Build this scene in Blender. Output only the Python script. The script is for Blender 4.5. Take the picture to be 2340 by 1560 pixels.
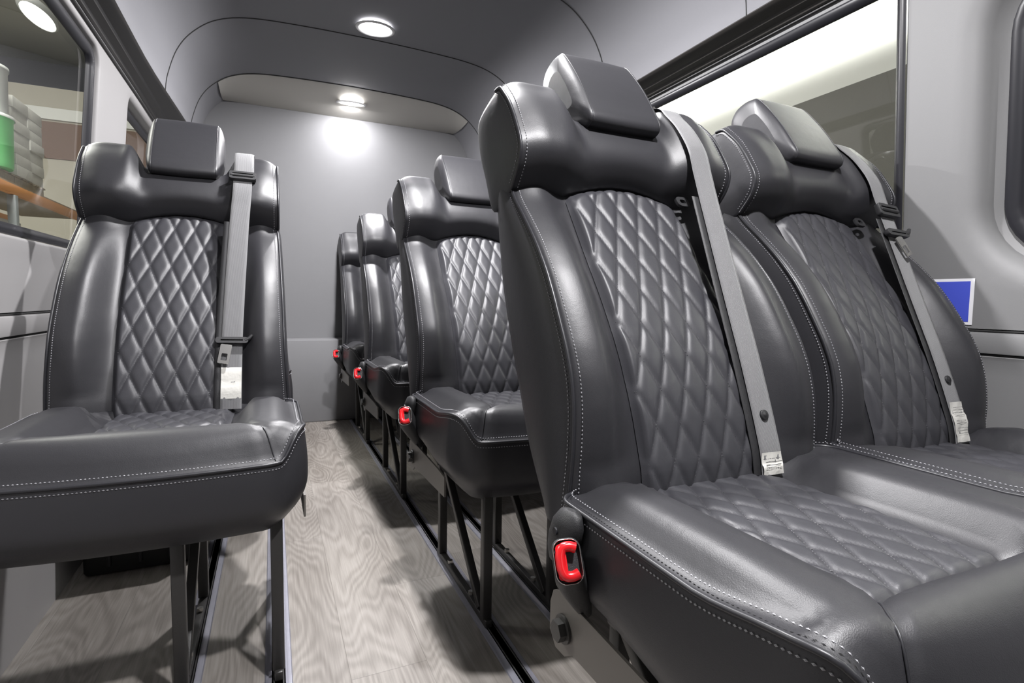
import bpy, math, random
import numpy as np
from mathutils import Matrix, Vector
random.seed(4)
scene = bpy.context.scene
for o in list(bpy.data.objects):
    bpy.data.objects.remove(o)
col = scene.collection

# ------------------------------------------------------------------ camera
def cam_matrix(yaw, pitch, roll):
    y, p, r = [math.radians(a) for a in (yaw, pitch, roll)]
    f = Vector((math.sin(y)*math.cos(p), math.cos(y)*math.cos(p), math.sin(p)))
    rt = Vector((math.cos(y), -math.sin(y), 0)); up = rt.cross(f)
    r2 = rt*math.cos(r)+up*math.sin(r); u2 = -rt*math.sin(r)+up*math.cos(r)
    return Matrix(((r2.x, u2.x, -f.x), (r2.y, u2.y, -f.y), (r2.z, u2.z, -f.z))).to_4x4()
cd = bpy.data.cameras.new('camera'); cam = bpy.data.objects.new('camera', cd); col.objects.link(cam)
cam.matrix_world = Matrix.Translation((0, 0, .75)) @ cam_matrix(24.117, -4.343, .921)
cd.sensor_width = 36; cd.lens = 1223.5/2340*36; cd.clip_start = .02
scene.camera = cam

# ------------------------------------------------------------------ world, view, big lights
XC = .452                                  # centre line of the van
w = bpy.data.worlds.new('world'); scene.world = w; w.use_nodes = True
w.node_tree.nodes['Background'].inputs[0].default_value = (.82, .83, .86, 1)
w.node_tree.nodes['Background'].inputs[1].default_value = .045
vs = scene.view_settings
vs.view_transform = 'Standard'; vs.look = 'None'; vs.gamma = 1; vs.use_curve_mapping = False
vs.exposure = 0.0

def area(name, loc, direction, sx, sy, power, color=(1, 1, 1), shape='RECTANGLE', spread=180):
    l = bpy.data.lights.new(name, 'AREA'); l.shape = shape; l.size = sx; l.size_y = sy
    l.energy = power; l.color = color; l.spread = math.radians(spread)
    o = bpy.data.objects.new(name, l); col.objects.link(o); o.location = loc
    o.rotation_euler = Vector(direction).to_track_quat('-Z', 'Y').to_euler()
    return o
# added fill light in front of the open van, behind the camera
area('front_fill_light', (.9, -2.6, 1.9), (-.12, 1, -.32), 1.6, 1.1, 6, (1, .985, .97))
# outside: added unseen lights on the right, warehouse lamps on the left
area('right_wall_fill', (2.5, 2.6, 2.80), (1, 0, 0), 9, .12, 260, (1, 1, .96), spread=62)  # unseen strip added to whiten the upper wall and fade below
area('right_ambient_fill', (2.2, 0.2, 4.8), (.2, 0, -1), 2.4, 2.4, 3)  # weak unseen light added as ambient fill
area('warehouse_left_light', (-3.6, 6.0, 5.6), (.15, .35, -1), 3.0, 5.0, 1700, (1, .99, .94))

# ------------------------------------------------------------------ materials
MATS = {}
def mat(name, color, rough=.5, metal=0., bump=None, spec=.5, coat=0., vary=None, emit=None, sheen=0.):
    m = bpy.data.materials.new(name); m.use_nodes = True; nt = m.node_tree; n = nt.nodes
    b = n['Principled BSDF']; b.inputs['Base Color'].default_value = (*color, 1)
    b.inputs['Roughness'].default_value = rough; b.inputs['Metallic'].default_value = metal
    b.inputs['Specular IOR Level'].default_value = spec
    b.inputs['Coat Weight'].default_value = coat
    b.inputs['Sheen Weight'].default_value = sheen
    tc = n.new('ShaderNodeTexCoord')
    if bump:
        scale, strength, detail = bump
        t = n.new('ShaderNodeTexNoise'); t.inputs['Scale'].default_value = scale; t.inputs['Detail'].default_value = detail
        nt.links.new(tc.outputs['Object'], t.inputs['Vector'])
        bp = n.new('ShaderNodeBump'); bp.inputs['Strength'].default_value = strength; bp.inputs['Distance'].default_value = .002
        nt.links.new(t.outputs['Fac'], bp.inputs['Height']); nt.links.new(bp.outputs['Normal'], b.inputs['Normal'])
    if vary:
        scale, amt = vary
        t = n.new('ShaderNodeTexNoise'); t.inputs['Scale'].default_value = scale; t.inputs['Detail'].default_value = 4
        nt.links.new(tc.outputs['Object'], t.inputs['Vector'])
        mr = n.new('ShaderNodeMapRange'); mr.inputs['To Min'].default_value = 1-amt; mr.inputs['To Max'].default_value = 1+amt
        nt.links.new(t.outputs['Fac'], mr.inputs['Value'])
        mx = n.new('ShaderNodeMix'); mx.data_type = 'RGBA'; mx.blend_type = 'MULTIPLY'; mx.inputs['Factor'].default_value = 1
        mx.inputs['A'].default_value = (*color, 1)
        nt.links.new(mr.outputs['Result'], mx.inputs['B']); nt.links.new(mx.outputs['Result'], b.inputs['Base Color'])
    if emit:
        b.inputs['Emission Color'].default_value = (*emit[0], 1); b.inputs['Emission Strength'].default_value = emit[1]
    MATS[name] = m
    return m
def leather(name, color, rough):
    m = mat(name, color, rough, spec=.5); nt = m.node_tree; n = nt.nodes; b = n['Principled BSDF']
    tc = n.new('ShaderNodeTexCoord')
    v = n.new('ShaderNodeTexVoronoi'); v.inputs['Scale'].default_value = 900
    s = n.new('ShaderNodeTexNoise'); s.inputs['Scale'].default_value = 35; s.inputs['Detail'].default_value = 5
    nt.links.new(tc.outputs['Object'], v.inputs['Vector']); nt.links.new(tc.outputs['Object'], s.inputs['Vector'])
    b1 = n.new('ShaderNodeBump'); b1.inputs['Strength'].default_value = .14; b1.inputs['Distance'].default_value = .0006
    b2 = n.new('ShaderNodeBump'); b2.inputs['Strength'].default_value = .10; b2.inputs['Distance'].default_value = .004
    nt.links.new(v.outputs['Distance'], b1.inputs['Height']); nt.links.new(s.outputs['Fac'], b2.inputs['Height'])
    nt.links.new(b2.outputs['Normal'], b1.inputs['Normal']); nt.links.new(b1.outputs['Normal'], b.inputs['Normal'])
    return m
LEA = leather('leather', (.026, .0258, .0295), .44)
QLT = leather('quilted_leather', (.038, .038, .044), .46)
PIP = mat('piping', (.022, .022, .026), .38)
THR = mat('thread', (.30, .30, .32), .55)
THD = mat('dark_thread', (.07, .07, .075), .5)
BLK = mat('black_plastic', (.022, .022, .024), .5, bump=(900, .25, 2))
MTL = mat('powder_coated_steel', (.030, .029, .028), .38, metal=.0, bump=(600, .1, 2))
BRK = mat('bracket_steel', (.14, .13, .12), .4, metal=.3)
STL = mat('steel', (.55, .54, .52), .25, metal=1)
ALU = mat('rail_aluminium', (.42, .42, .48), .42, metal=.15, vary=(60, .1))
RED = mat('red_plastic', (.68, .012, .018), .25, coat=.4)
LBL = mat('label_cloth', (.62, .61, .57), .8, bump=(60, .8, 4))
INK = mat('label_ink', (.16, .16, .16), .8)
PNL = mat('panel', (.205, .205, .207), .55, bump=(1500, .12, 2))
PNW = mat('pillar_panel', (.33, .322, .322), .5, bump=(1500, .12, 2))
DRK = mat('dark_trim', (.040, .037, .034), .35)
RUB = mat('rubber', (.018, .018, .022), .35)
SEAM = mat('seam', (.03, .03, .03), .8)
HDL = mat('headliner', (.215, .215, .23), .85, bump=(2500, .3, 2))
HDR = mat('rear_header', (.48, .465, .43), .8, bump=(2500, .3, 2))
BCK = mat('rear_panel_cloth', (.20, .20, .207), .75, bump=(1400, .6, 3), vary=(3, .05))
BLUE = mat('sticker_blue', (.07, .10, .58), .4)
WHT = mat('sticker_white', (.85, .85, .88), .4)
LENS = mat('lamp_lens', (.9, .9, .9), .3, emit=((1, .99, 1), 30))
LRIM = mat('lamp_rim', (.75, .75, .75), .35)
CONC = mat('concrete', (.30, .30, .29), .8, vary=(1.5, .15))
WLL = mat('white_wall', (.82, .82, .79), .8)
BEI = mat('beige_wall', (.50, .47, .40), .8)
BRN = mat('brown_band', (.20, .13, .10), .8)
CEI = mat('warehouse_ceiling', (.36, .36, .33), .8)
ORG = mat('orange_beam', (.62, .27, .09), .5)
RKM = mat('rack_steel', (.25, .27, .28), .5)
WOOD = mat('pallet_wood', (.34, .29, .22), .8, vary=(20, .25))
CRD = mat('pale_carton', (.62, .61, .57), .75, vary=(9, .12))
GRN = mat('green_plastic', (.16, .55, .20), .45)
GRY = mat('grey_drum', (.45, .46, .45), .5)
HTR = mat('heater_black', (.010, .010, .010), .6)

def webbing():
    m = mat('webbing', (.15, .15, .155), .55, sheen=.3); nt = m.node_tree; n = nt.nodes; b = n['Principled BSDF']
    tc = n.new('ShaderNodeTexCoord'); mp = n.new('ShaderNodeMapping')
    nt.links.new(tc.outputs['UV'], mp.inputs['Vector'])
    w1 = n.new('ShaderNodeTexWave'); w1.bands_direction = 'X'; w1.inputs['Scale'].default_value = 6.0
    w2 = n.new('ShaderNodeTexWave'); w2.bands_direction = 'DIAGONAL'; w2.inputs['Scale'].default_value = 14; w2.inputs['Distortion'].default_value = 2
    nt.links.new(mp.outputs[0], w1.inputs['Vector']); nt.links.new(mp.outputs[0], w2.inputs['Vector'])
    ad = n.new('ShaderNodeMath'); ad.operation = 'ADD'
    nt.links.new(w1.outputs['Fac'], ad.inputs[0]); nt.links.new(w2.outputs['Fac'], ad.inputs[1])
    bp = n.new('ShaderNodeBump'); bp.inputs['Strength'].default_value = .5; bp.inputs['Distance'].default_value = .0008
    nt.links.new(ad.outputs[0], bp.inputs['Height']); nt.links.new(bp.outputs[0], b.inputs['Normal'])
    mr = n.new('ShaderNodeMapRange'); mr.inputs['From Max'].default_value = 2; mr.inputs['To Min'].default_value = .8; mr.inputs['To Max'].default_value = 1.25
    nt.links.new(ad.outputs[0], mr.inputs['Value'])
    mx = n.new('ShaderNodeMix'); mx.data_type = 'RGBA'; mx.blend_type = 'MULTIPLY'; mx.inputs['Factor'].default_value = 1
    mx.inputs['A'].default_value = (.15, .15, .155, 1)
    nt.links.new(mr.outputs[0], mx.inputs['B']); nt.links.new(mx.outputs['Result'], b.inputs['Base Color'])
    return m
WEB = webbing()

def glass(name, tint, gloss):
    m = bpy.data.materials.new(name); m.use_nodes = True; nt = m.node_tree; n = nt.nodes; n.clear()
    out = n.new('ShaderNodeOutputMaterial'); t = n.new('ShaderNodeBsdfTransparent'); t.inputs[0].default_value = (*tint, 1)
    g = n.new('ShaderNodeBsdfGlossy'); g.inputs['Roughness'].default_value = .02
    ge = n.new('ShaderNodeNewGeometry'); dt = n.new('ShaderNodeVectorMath'); dt.operation = 'DOT_PRODUCT'
    nt.links.new(ge.outputs['Normal'], dt.inputs[0]); nt.links.new(ge.outputs['Incoming'], dt.inputs[1])
    ab = n.new('ShaderNodeMath'); ab.operation = 'ABSOLUTE'; nt.links.new(dt.outputs['Value'], ab.inputs[0])
    iv = n.new('ShaderNodeMath'); iv.operation = 'SUBTRACT'; iv.inputs[0].default_value = 1; nt.links.new(ab.outputs[0], iv.inputs[1])
    pw = n.new('ShaderNodeMath'); pw.operation = 'POWER'; nt.links.new(iv.outputs[0], pw.inputs[0]); pw.inputs[1].default_value = 5
    fr = n.new('ShaderNodeMath'); fr.operation = 'MULTIPLY_ADD'; nt.links.new(pw.outputs[0], fr.inputs[0]); fr.inputs[1].default_value = .8; fr.inputs[2].default_value = gloss
    mx = n.new('ShaderNodeMixShader')
    nt.links.new(fr.outputs[0], mx.inputs[0]); nt.links.new(t.outputs[0], mx.inputs[1]); nt.links.new(g.outputs[0], mx.inputs[2])
    nt.links.new(mx.outputs[0], out.inputs[0])
    return m
GLS = glass('tinted_glass', (.72, .73, .71), .06)

def floor_material():
    m = mat('oak_planks', (.3, .28, .25), .48, spec=.4); nt = m.node_tree; n = nt.nodes; L = nt.links; b = n['Principled BSDF']
    def N(t, **k):
        q = n.new(t)
        for a, v in k.items(): setattr(q, a, v)
        return q
    def M(op, a, b_=None, c=None):
        q = N('ShaderNodeMath', operation=op)
        for i, v in enumerate((a, b_, c)):
            if v is None: continue
            if isinstance(v, (int, float)): q.inputs[i].default_value = v
            else: L.new(v, q.inputs[i])
        return q.outputs[0]
    tc = N('ShaderNodeTexCoord'); sp = N('ShaderNodeSeparateXYZ'); L.new(tc.outputs['Object'], sp.inputs[0])
    W, LEN = .152, 1.22
    px = M('DIVIDE', M('ADD', sp.outputs['X'], .022), W); row = M('FLOOR', px)
    wn = N('ShaderNodeTexWhiteNoise', noise_dimensions='1D'); L.new(row, wn.inputs['W'])
    py = M('ADD', M('DIVIDE', sp.outputs['Y'], LEN), wn.outputs['Value']); colm = M('FLOOR', py)
    cb = N('ShaderNodeCombineXYZ'); L.new(row, cb.inputs[0]); L.new(colm, cb.inputs[1])
    wn2 = N('ShaderNodeTexWhiteNoise', noise_dimensions='3D'); L.new(cb.outputs[0], wn2.inputs['Vector'])
    # cathedral grain: contour lines of a stretched smooth noise, shifted per plank
    sep = N('ShaderNodeSeparateColor'); L.new(wn2.outputs['Color'], sep.inputs[0])
    vx = M('MULTIPLY_ADD', sp.outputs['X'], 7.5, M('MULTIPLY', sep.outputs[0], 40))
    vy = M('MULTIPLY_ADD', sp.outputs['Y'], 1.7, M('MULTIPLY', sep.outputs[1], 40))
    cv = N('ShaderNodeCombineXYZ'); L.new(vx, cv.inputs[0]); L.new(vy, cv.inputs[1])
    n1 = N('ShaderNodeTexNoise'); n1.inputs['Scale'].default_value = 1; n1.inputs['Detail'].default_value = 1.6; n1.inputs['Roughness'].default_value = .35
    n1.inputs['Distortion'].default_value = .25
    L.new(cv.outputs[0], n1.inputs['Vector'])
    rings = M('SINE', M('MULTIPLY', n1.outputs['Fac'], 150))
    fx = N('ShaderNodeMapping'); fx.inputs['Scale'].default_value = (260, 9, 1); L.new(tc.outputs['Object'], fx.inputs['Vector'])
    n2 = N('ShaderNodeTexNoise'); n2.inputs['Scale'].default_value = 1; n2.inputs['Detail'].default_value = 5; L.new(fx.outputs[0], n2.inputs['Vector'])
    mp3 = N('ShaderNodeMapping'); mp3.inputs['Scale'].default_value = (9, 2.5, 1); L.new(tc.outputs['Object'], mp3.inputs['Vector'])
    n3 = N('ShaderNodeTexNoise'); n3.inputs['Detail'].default_value = 3; n3.inputs['Scale'].default_value = 1; L.new(mp3.outputs[0], n3.inputs['Vector'])
    g = M('ADD', M('MULTIPLY', rings, .065), M('MULTIPLY', M('SUBTRACT', n2.outputs['Fac'], .5), .40))
    g = M('ADD', g, M('MULTIPLY', M('SUBTRACT', n3.outputs['Fac'], .5), .55))
    g = M('ADD', g, M('MULTIPLY', M('SUBTRACT', wn2.outputs['Value'], .5), .16))
    g = M('ADD', g, .5)
    cr = N('ShaderNodeValToRGB'); L.new(g, cr.inputs[0])
    e = cr.color_ramp.elements; e[0].position = .15; e[0].color = (.075, .062, .052, 1); e[1].position = .85; e[1].color = (.335, .312, .286, 1)
    q = cr.color_ramp.elements.new(.5); q.color = (.198, .181, .163, 1)
    # joints
    fxr = M('FRACT', px); ex = M('MINIMUM', fxr, M('SUBTRACT', 1, fxr)); fyr = M('FRACT', py); ey = M('MINIMUM', fyr, M('SUBTRACT', 1, fyr))
    j = M('MINIMUM', M('DIVIDE', ex, .006), M('DIVIDE', ey, .0010)); j = M('MINIMUM', j, 1)
    mx = N('ShaderNodeMix', data_type='RGBA', blend_type='MULTIPLY'); mx.inputs['Factor'].default_value = 1
    L.new(cr.outputs[0], mx.inputs['A']); jj = M('MULTIPLY_ADD', j, .35, .65); L.new(jj, mx.inputs['B'])
    L.new(mx.outputs['Result'], b.inputs['Base Color'])
    bp = N('ShaderNodeBump'); bp.inputs['Strength'].default_value = .25; bp.inputs['Distance'].default_value = .001
    L.new(M('ADD', g, j), bp.inputs['Height']); L.new(bp.outputs[0], b.inputs['Normal'])
    return m
FLR = floor_material()

# ------------------------------------------------------------------ mesh helpers
class MB:
    def __init__(s): s.v = []; s.f = []; s.n = 0; s.uv = None
    def add(s, V, F):
        V = np.asarray(V, float).reshape(-1, 3)
        s.v.append(V); s.f += [tuple(int(i)+s.n for i in q) for q in F]; s.n += len(V)
    def grid(s, P, cu=False, cv=False):
        P = np.asarray(P, float); nu, nv = P.shape[:2]; F = []
        for i in range(nu if cu else nu-1):
            for j in range(nv if cv else nv-1):
                a = i*nv+j; b = ((i+1) % nu)*nv+j; c = ((i+1) % nu)*nv+(j+1) % nv; d = i*nv+(j+1) % nv
                F.append((a, b, c, d))
        s.add(P.reshape(-1, 3), F)
    def fan(s, loop):
        loop = np.asarray(loop, float); c = loop.mean(0)
        s.add(np.vstack([loop, c]), [(i, (i+1) % len(loop), len(loop)) for i in range(len(loop))])
    def box(s, c, d, bev=0., R=None):
        c = np.array(c, float); h = np.array(d, float)/2
        if bev <= 0:
            V = np.array([(x, y, z) for x in (-1, 1) for y in (-1, 1) for z in (-1, 1)])*h
            F = [(0, 1, 3, 2), (4, 6, 7, 5), (0, 4, 5, 1), (2, 3, 7, 6), (0, 2, 6, 4), (1, 5, 7, 3)]
        else:
            bev = min(bev, h.min()*.95); V = []; F = []
            # rounded profile in xy, bevelled in z
            n = 4; prof = []
            for cx, cy, a0 in ((1, 1, 0), (-1, 1, 90), (-1, -1, 180), (1, -1, 270)):
                for k in range(n):
                    a = math.radians(a0+90*k/(n-1)); prof.append((cx*(h[0]-bev)+bev*math.cos(a), cy*(h[1]-bev)+bev*math.sin(a)))
            prof = np.array(prof); L = []
            for t in range(3):
                a = math.pi/2*t/2; sc = bev*(1-math.sin(a)); L.append((sc, -h[2]+bev*(1-math.cos(a))))
            L = L+[(q, -z) for q, z in reversed(L)]
            rows = []
            for q, z in L:
                k = (h[:2]-q)/h[:2]; rows.append(np.column_stack([prof*k, np.full(len(prof), z)]))
            rows = np.array(rows); m = len(prof)
            V = rows.reshape(-1, 3)
            F = [(i*m+j, i*m+(j+1) % m, (i+1)*m+(j+1) % m, (i+1)*m+j) for i in range(len(L)-1) for j in range(m)]
            F.append(tuple(reversed(range(m)))); F.append(tuple((len(L)-1)*m+j for j in range(m)))
        V = np.asarray(V, float)
        if R is not None: V = V @ np.array(R).T
        s.add(V+c, F)
    def prism(s, poly, axis, a, b):
        """extrude a 2D polygon (in the other two axes) along axis from a to b"""
        poly = np.asarray(poly, float); m = len(poly); V = []
        for t in (a, b):
            for p in poly:
                q = list(p); q.insert(axis, t); V.append(q)
        F = [(j, (j+1) % m, m+(j+1) % m, m+j) for j in range(m)]+[tuple(reversed(range(m))), tuple(range(m, 2*m))]
        s.add(V, F)
    def tube(s, path, r, seg=8, closed=False, caps=True):
        P = np.asarray(path, float); n = len(P)
        T = np.roll(P, -1, 0)-np.roll(P, 1, 0)
        if not closed: T[0] = P[1]-P[0]; T[-1] = P[-1]-P[-2]
        T /= np.linalg.norm(T, axis=1)[:, None]+1e-12
        ref = np.array([0, 0, 1.]) if abs(T[0][2]) < .9 else np.array([1., 0, 0])
        N = np.cross(T[0], ref); N /= np.linalg.norm(N); rows = []
        rr = np.broadcast_to(np.asarray(r, float), (n,))
        for i in range(n):
            N = N-T[i]*N.dot(T[i]); N /= np.linalg.norm(N)+1e-12; B = np.cross(T[i], N)
            a = np.arange(seg)*2*math.pi/seg
            rows.append(P[i]+rr[i]*(np.cos(a)[:, None]*N+np.sin(a)[:, None]*B))
        s.grid(rows, cu=closed, cv=True)
        if not closed and caps: s.fan(rows[0][::-1]); s.fan(rows[-1])
    def cyl(s, a, b, r, seg=24, r2=None):
        a = np.array(a, float); b = np.array(b, float); s.tube([a, b], [r, r if r2 is None else r2], seg)
    def build(s, name, m, parent=None, smooth=True, mats=None, fm=None, angle=None):
        V = np.vstack(s.v); me = bpy.data.meshes.new(name); me.from_pydata(V.tolist(), [], s.f); me.update()
        me.materials.append(m)
        for q in (mats or []): me.materials.append(q)
        if fm is not None: me.polygons.foreach_set('material_index', fm)
        if smooth:
            me.polygons.foreach_set('use_smooth', [True]*len(me.polygons))
            if angle: 
                try: me.set_sharp_from_angle(angle=math.radians(angle))
                except Exception: pass
        o = bpy.data.objects.new(name, me); col.objects.link(o)
        if parent: o.parent = parent
        return o

def sstep(a, b, x):
    t = np.clip((np.asarray(x, float)-a)/(b-a), 0, 1); return t*t*(3-2*t)
def crom(pts, n, closed=False):
    """Catmull-Rom through points, n samples per segment"""
    P = [np.array(p, float) for p in pts]; m = len(P); out = []
    for i in range(m if closed else m-1):
        if closed: a, b, c, d = P[i-1], P[i], P[(i+1) % m], P[(i+2) % m]
        else: a, b, c, d = P[max(i-1, 0)], P[i], P[i+1], P[min(i+2, m-1)]
        for k in range(n):
            t = k/n
            out.append(.5*((2*b)+(-a+c)*t+(2*a-5*b+4*c-d)*t*t+(-a+3*b-3*c+d)*t**3))
    if not closed: out.append(P[-1])
    return np.array(out)
def resample(P, step):
    P = np.asarray(P, float); d = np.r_[0, np.cumsum(np.linalg.norm(np.diff(P, axis=0), axis=1))]
    n = max(2, int(round(d[-1]/step))+1); s = np.linspace(0, d[-1], n)
    return np.column_stack([np.interp(s, d, P[:, k]) for k in range(3)])
def stitches(mb, path, pitch=.0058, ln=.0042, r=.0011):
    Q = resample(path, pitch)
    for i in range(len(Q)-1):
        a, b = Q[i], Q[i+1]; t = b-a; L = np.linalg.norm(t)
        if L < 1e-6: continue
        t = t/L; u = np.cross(t, (.3, .2, .93)); u /= np.linalg.norm(u)+1e-9; v = np.cross(t, u)
        m = (a+b)/2; h = ln/2
        V = [m-t*h, m+u*r, m+v*r, m-u*r, m-v*r, m+t*h]
        mb.add(V, [(0, 2, 1), (0, 3, 2), (0, 4, 3), (0, 1, 4), (5, 1, 2), (5, 2, 3), (5, 3, 4), (5, 4, 1)])

def tag(o, label, cat, group=None, kind=None):
    if label: o['label'] = label
    if cat: o['category'] = cat
    if group: o['group'] = group
    if kind: o['kind'] = kind
    return o
def struct(o, label=None):
    o['kind'] = 'structure'
    if label: o['label'] = label
    return o
def empty(name, loc):
    o = bpy.data.objects.new(name, None); col.objects.link(o); o.location = loc; o.empty_display_size = .1
    return o

# ------------------------------------------------------------------ VAN SHELL
WZ = np.array([0, .30, .60, .70, .84, 1.60])
WW = np.array([.950, .985, 1.005, 1.012, 1.010, .950])
def ww(z): return np.interp(z, WZ, WW)
Y0, Y1, YB = -1.05, 3.40, 3.60

mb = MB(); mb.box((XC, (Y0+YB)/2, -.02), (2.06, YB-Y0, .04)); struct(mb.build('floor', FLR, smooth=False))

# headliner: one arched shell, lower towards the rear header
SEC = crom([(.862, 1.613), (.852, 1.68), (.815, 1.79), (.755, 1.875), (.66, 1.945), (.52, 1.982), (.28, 1.996), (0, 2.0)], 6)
def sec(y, off=0.):
    tw = 1-.045*sstep(2.3, 3.5, y); tz = -.035*sstep(2.5, 3.4, y)
    S = SEC.copy(); S[:, 0] = S[:, 0]*tw-off*.9; k = (S[:, 1]-1.613)/.387; S[:, 1] = S[:, 1]+tz*k-off*k
    P = [(XC-a, y, z) for a, z in S]+[(XC+a, y, z) for a, z in S[::-1][1:]]
    return np.array(P)
ys = np.r_[np.linspace(Y0, 2.7, 20), np.linspace(2.72, YB, 10)]
mb = MB(); mb.grid([sec(y) for y in ys])
outer = [sec(y)*[1, 1, 1]+np.array([0, 0, .04]) for y in ys]; mb.grid(outer[::-1])
ceil = struct(mb.build('ceiling', HDL))
# sloping rear header panel between the last headliner ring and the back wall
ZH = 1.878
A = np.array([p for p in sec(3.30, .003) if p[2] > ZH-.01])
B = A.copy(); B[:, 1] = YB-.001; B[:, 2] = ZH
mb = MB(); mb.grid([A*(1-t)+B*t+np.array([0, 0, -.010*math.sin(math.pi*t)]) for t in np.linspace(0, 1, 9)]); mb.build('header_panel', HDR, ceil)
# seams of the headliner
for y in (3.295, 2.73, 1.98, 1.25):
    mb = MB(); S = sec(y, .0012); mb.tube(S, .0022 if y > 1.5 else .0014, 6); mb.build('seam', SEAM, ceil)

def wall_shell(sgn, wins, name, panel):
    """side wall with rounded window openings; sgn +1 right, -1 left"""
    X = lambda z, off=0.: XC+sgn*(ww(z)+off)
    mb = MB()
    prof = [(0, 0), (.15, 0), (.30, 0), (.45, 0), (.60, 0), (.634, .0), (.642, -.003), (.645, .006), (.648, .006), (.650, -.004), (.653, -.005), (.684, -.006), (.693, -.004), (.697, .006), (.702, .006), (.704, .0), (.73, 0), (.76, 0)]
    yy = np.linspace(Y0, YB, 24)
    mb.grid([[(X(z, o_), y, z) for z, o_ in prof] for y in yy])
    mb.grid([[(X(z), y, z) for z in (1.558, 1.575)] for y in yy])
    zb, zt = .76, 1.558
    edges = [Y0]
    cells = []
    for i, wn in enumerate(wins):
        nxt = (wn['y1']+wins[i+1]['y0'])/2 if i+1 < len(wins) else YB
        cells.append((edges[-1], nxt, wn)); edges.append(nxt)
    for a, b, wn in cells:
        y0, y1, z0, z1, r = wn['y0'], wn['y1'], wn['z0'], wn['z1'], wn['r']
        def rr(y0, y1, z0, z1, r, n=8, sub=6):
            L = []
            for cy, cz, a0 in ((y1-r, z1-r, 0), (y0+r, z1-r, 90), (y0+r, z0+r, 180), (y1-r, z0+r, 270)):
                for k in range(n+1):
                    t = math.radians(a0+90*k/n); L.append((cy+r*math.cos(t), cz+r*math.sin(t)))
            return np.array(L)
        H = rr(y0, y1, z0, z1, r)
        O = []
        cyc, czc = (y0+y1)/2, (z0+z1)/2
        # outer rectangle points matched by corner sector
        N = len(H)//4
        for s_ in range(4):
            cy = (b, a, a, b)[s_]; cz = (zt, zt, zb, zb)[s_]
            for k in range(N):
                t = k/(N-1); hy, hz = H[s_*N+k]
                if s_ == 0: p = (cy, hz+(cz-hz)*min(1, 2*t)) if t < .5 else (hy+(cy-hy)*min(1, 2*(1-t)), cz)
                if s_ == 1: p = (hy+(cy-hy)*min(1, 2*t), cz) if t < .5 else (cy, hz+(cz-hz)*min(1, 2*(1-t)))
                if s_ == 2: p = (cy, hz+(cz-hz)*min(1, 2*t)) if t < .5 else (hy+(cy-hy)*min(1, 2*(1-t)), cz)
                if s_ == 3: p = (hy+(cy-hy)*min(1, 2*t), cz) if t < .5 else (cy, hz+(cz-hz)*min(1, 2*(1-t)))
                O.append(p)
        O = np.array(O)
        rows = []
        for t in np.linspace(0, 1, 5):
            Q = O*(1-t)+H*t; rows.append([(X(z), y, z) for y, z in Q])
        # soft rolled edge into the opening
        d = wn.get('depth', .03); R_ = wn.get('roll', .012)
        for k in range(1, 5):
            t = math.pi/2*k/4; s1 = R_*math.sin(t); o1 = R_*(1-math.cos(t))
            Q = rr(y0+s1, y1-s1, z0+s1, z1-s1, max(r-s1, .01)); rows.append([(X(z, o1), y, z) for y, z in Q])
        s2 = R_+wn.get('flange', d*.25)
        Q = rr(y0+s2, y1-s2, z0+s2, z1-s2, max(r-s2, .01)); rows.append([(X(z, R_+d), y, z) for y, z in Q])
        mb.grid(rows, cv=True)
        wn['loop'] = lambda s_, off, wn=wn, rr=rr: np.array([(X(z, off), y, z) for y, z in rr(wn['y0']+s_, wn['y1']-s_, wn['z0']+s_, wn['z1']-s_, max(wn['r']-s_, .012), 8)])
        wn['in'] = s2; wn['off'] = R_+d
    wall = struct(mb.build(name, panel, angle=50))
    for z in (.6465, .6995):
        g = MB(); g.tube([(X(z, .004), y, z) for y in yy], .0028, 6); g.build('seam', SEAM, wall)
    return wall

def window(n, wn, label, gasket=.022):
    """rubber gasket ring and glass pane"""
    s0 = wn['in']; off = wn['off']
    L = [wn['loop'](s0-.002, off-.012), wn['loop'](s0+gasket*.25, off-.016), wn['loop'](s0+gasket, off-.008), wn['loop'](s0+gasket+.003, off+.004)]
    mb = MB(); mb.grid(L, cv=True)
    win = struct(mb.build('window_%d' % n, RUB), label)
    G = wn['loop'](s0, off+.001); G2 = wn['loop'](s0, off+.006)
    yy_ = np.linspace(G[:, 1].min(), G[:, 1].max(), 3); zz_ = np.linspace(G[:, 2].min(), G[:, 2].max(), 3)
    sgn = 1 if G[0][0] > XC else -1
    mb = MB(); mb.grid([[(XC+sgn*(ww(z)+off+.003), y, z) for z in zz_] for y in yy_]); mb.build('pane', GLS, win, smooth=False)
    return win

WR = [dict(y0=-.75, y1=.735, z0=.785, z1=1.545, r=.20, depth=.012, roll=.05, flange=.022),
      dict(y0=.845, y1=2.36, z0=.915, z1=1.556, r=.035, depth=.004, roll=.004),
      dict(y0=2.62, y1=3.30, z0=.915, z1=1.556, r=.05, depth=.02, roll=.01)]
WL = [dict(y0=-.35, y1=2.235, z0=.875, z1=1.556, r=.07, depth=.016, roll=.010),
      dict(y0=2.60, y1=3.32, z0=.90, z1=1.552, r=.07, depth=.03, roll=.02)]
wall_shell(1, WR, 'wall_right', PNL)
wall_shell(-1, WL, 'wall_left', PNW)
window(1, WR[1], 'long window in the right wall behind the two seats nearest the camera')
window(2, WR[0], 'window at the right edge of the photo with a deep rounded recess', gasket=.03)
window(3, WR[2], 'rear window in the right wall')
window(4, WL[0], 'large window in the left wall looking onto the warehouse shelves', gasket=.026)
window(5, WL[1], 'rear window in the left wall behind the grey pillar')

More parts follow.
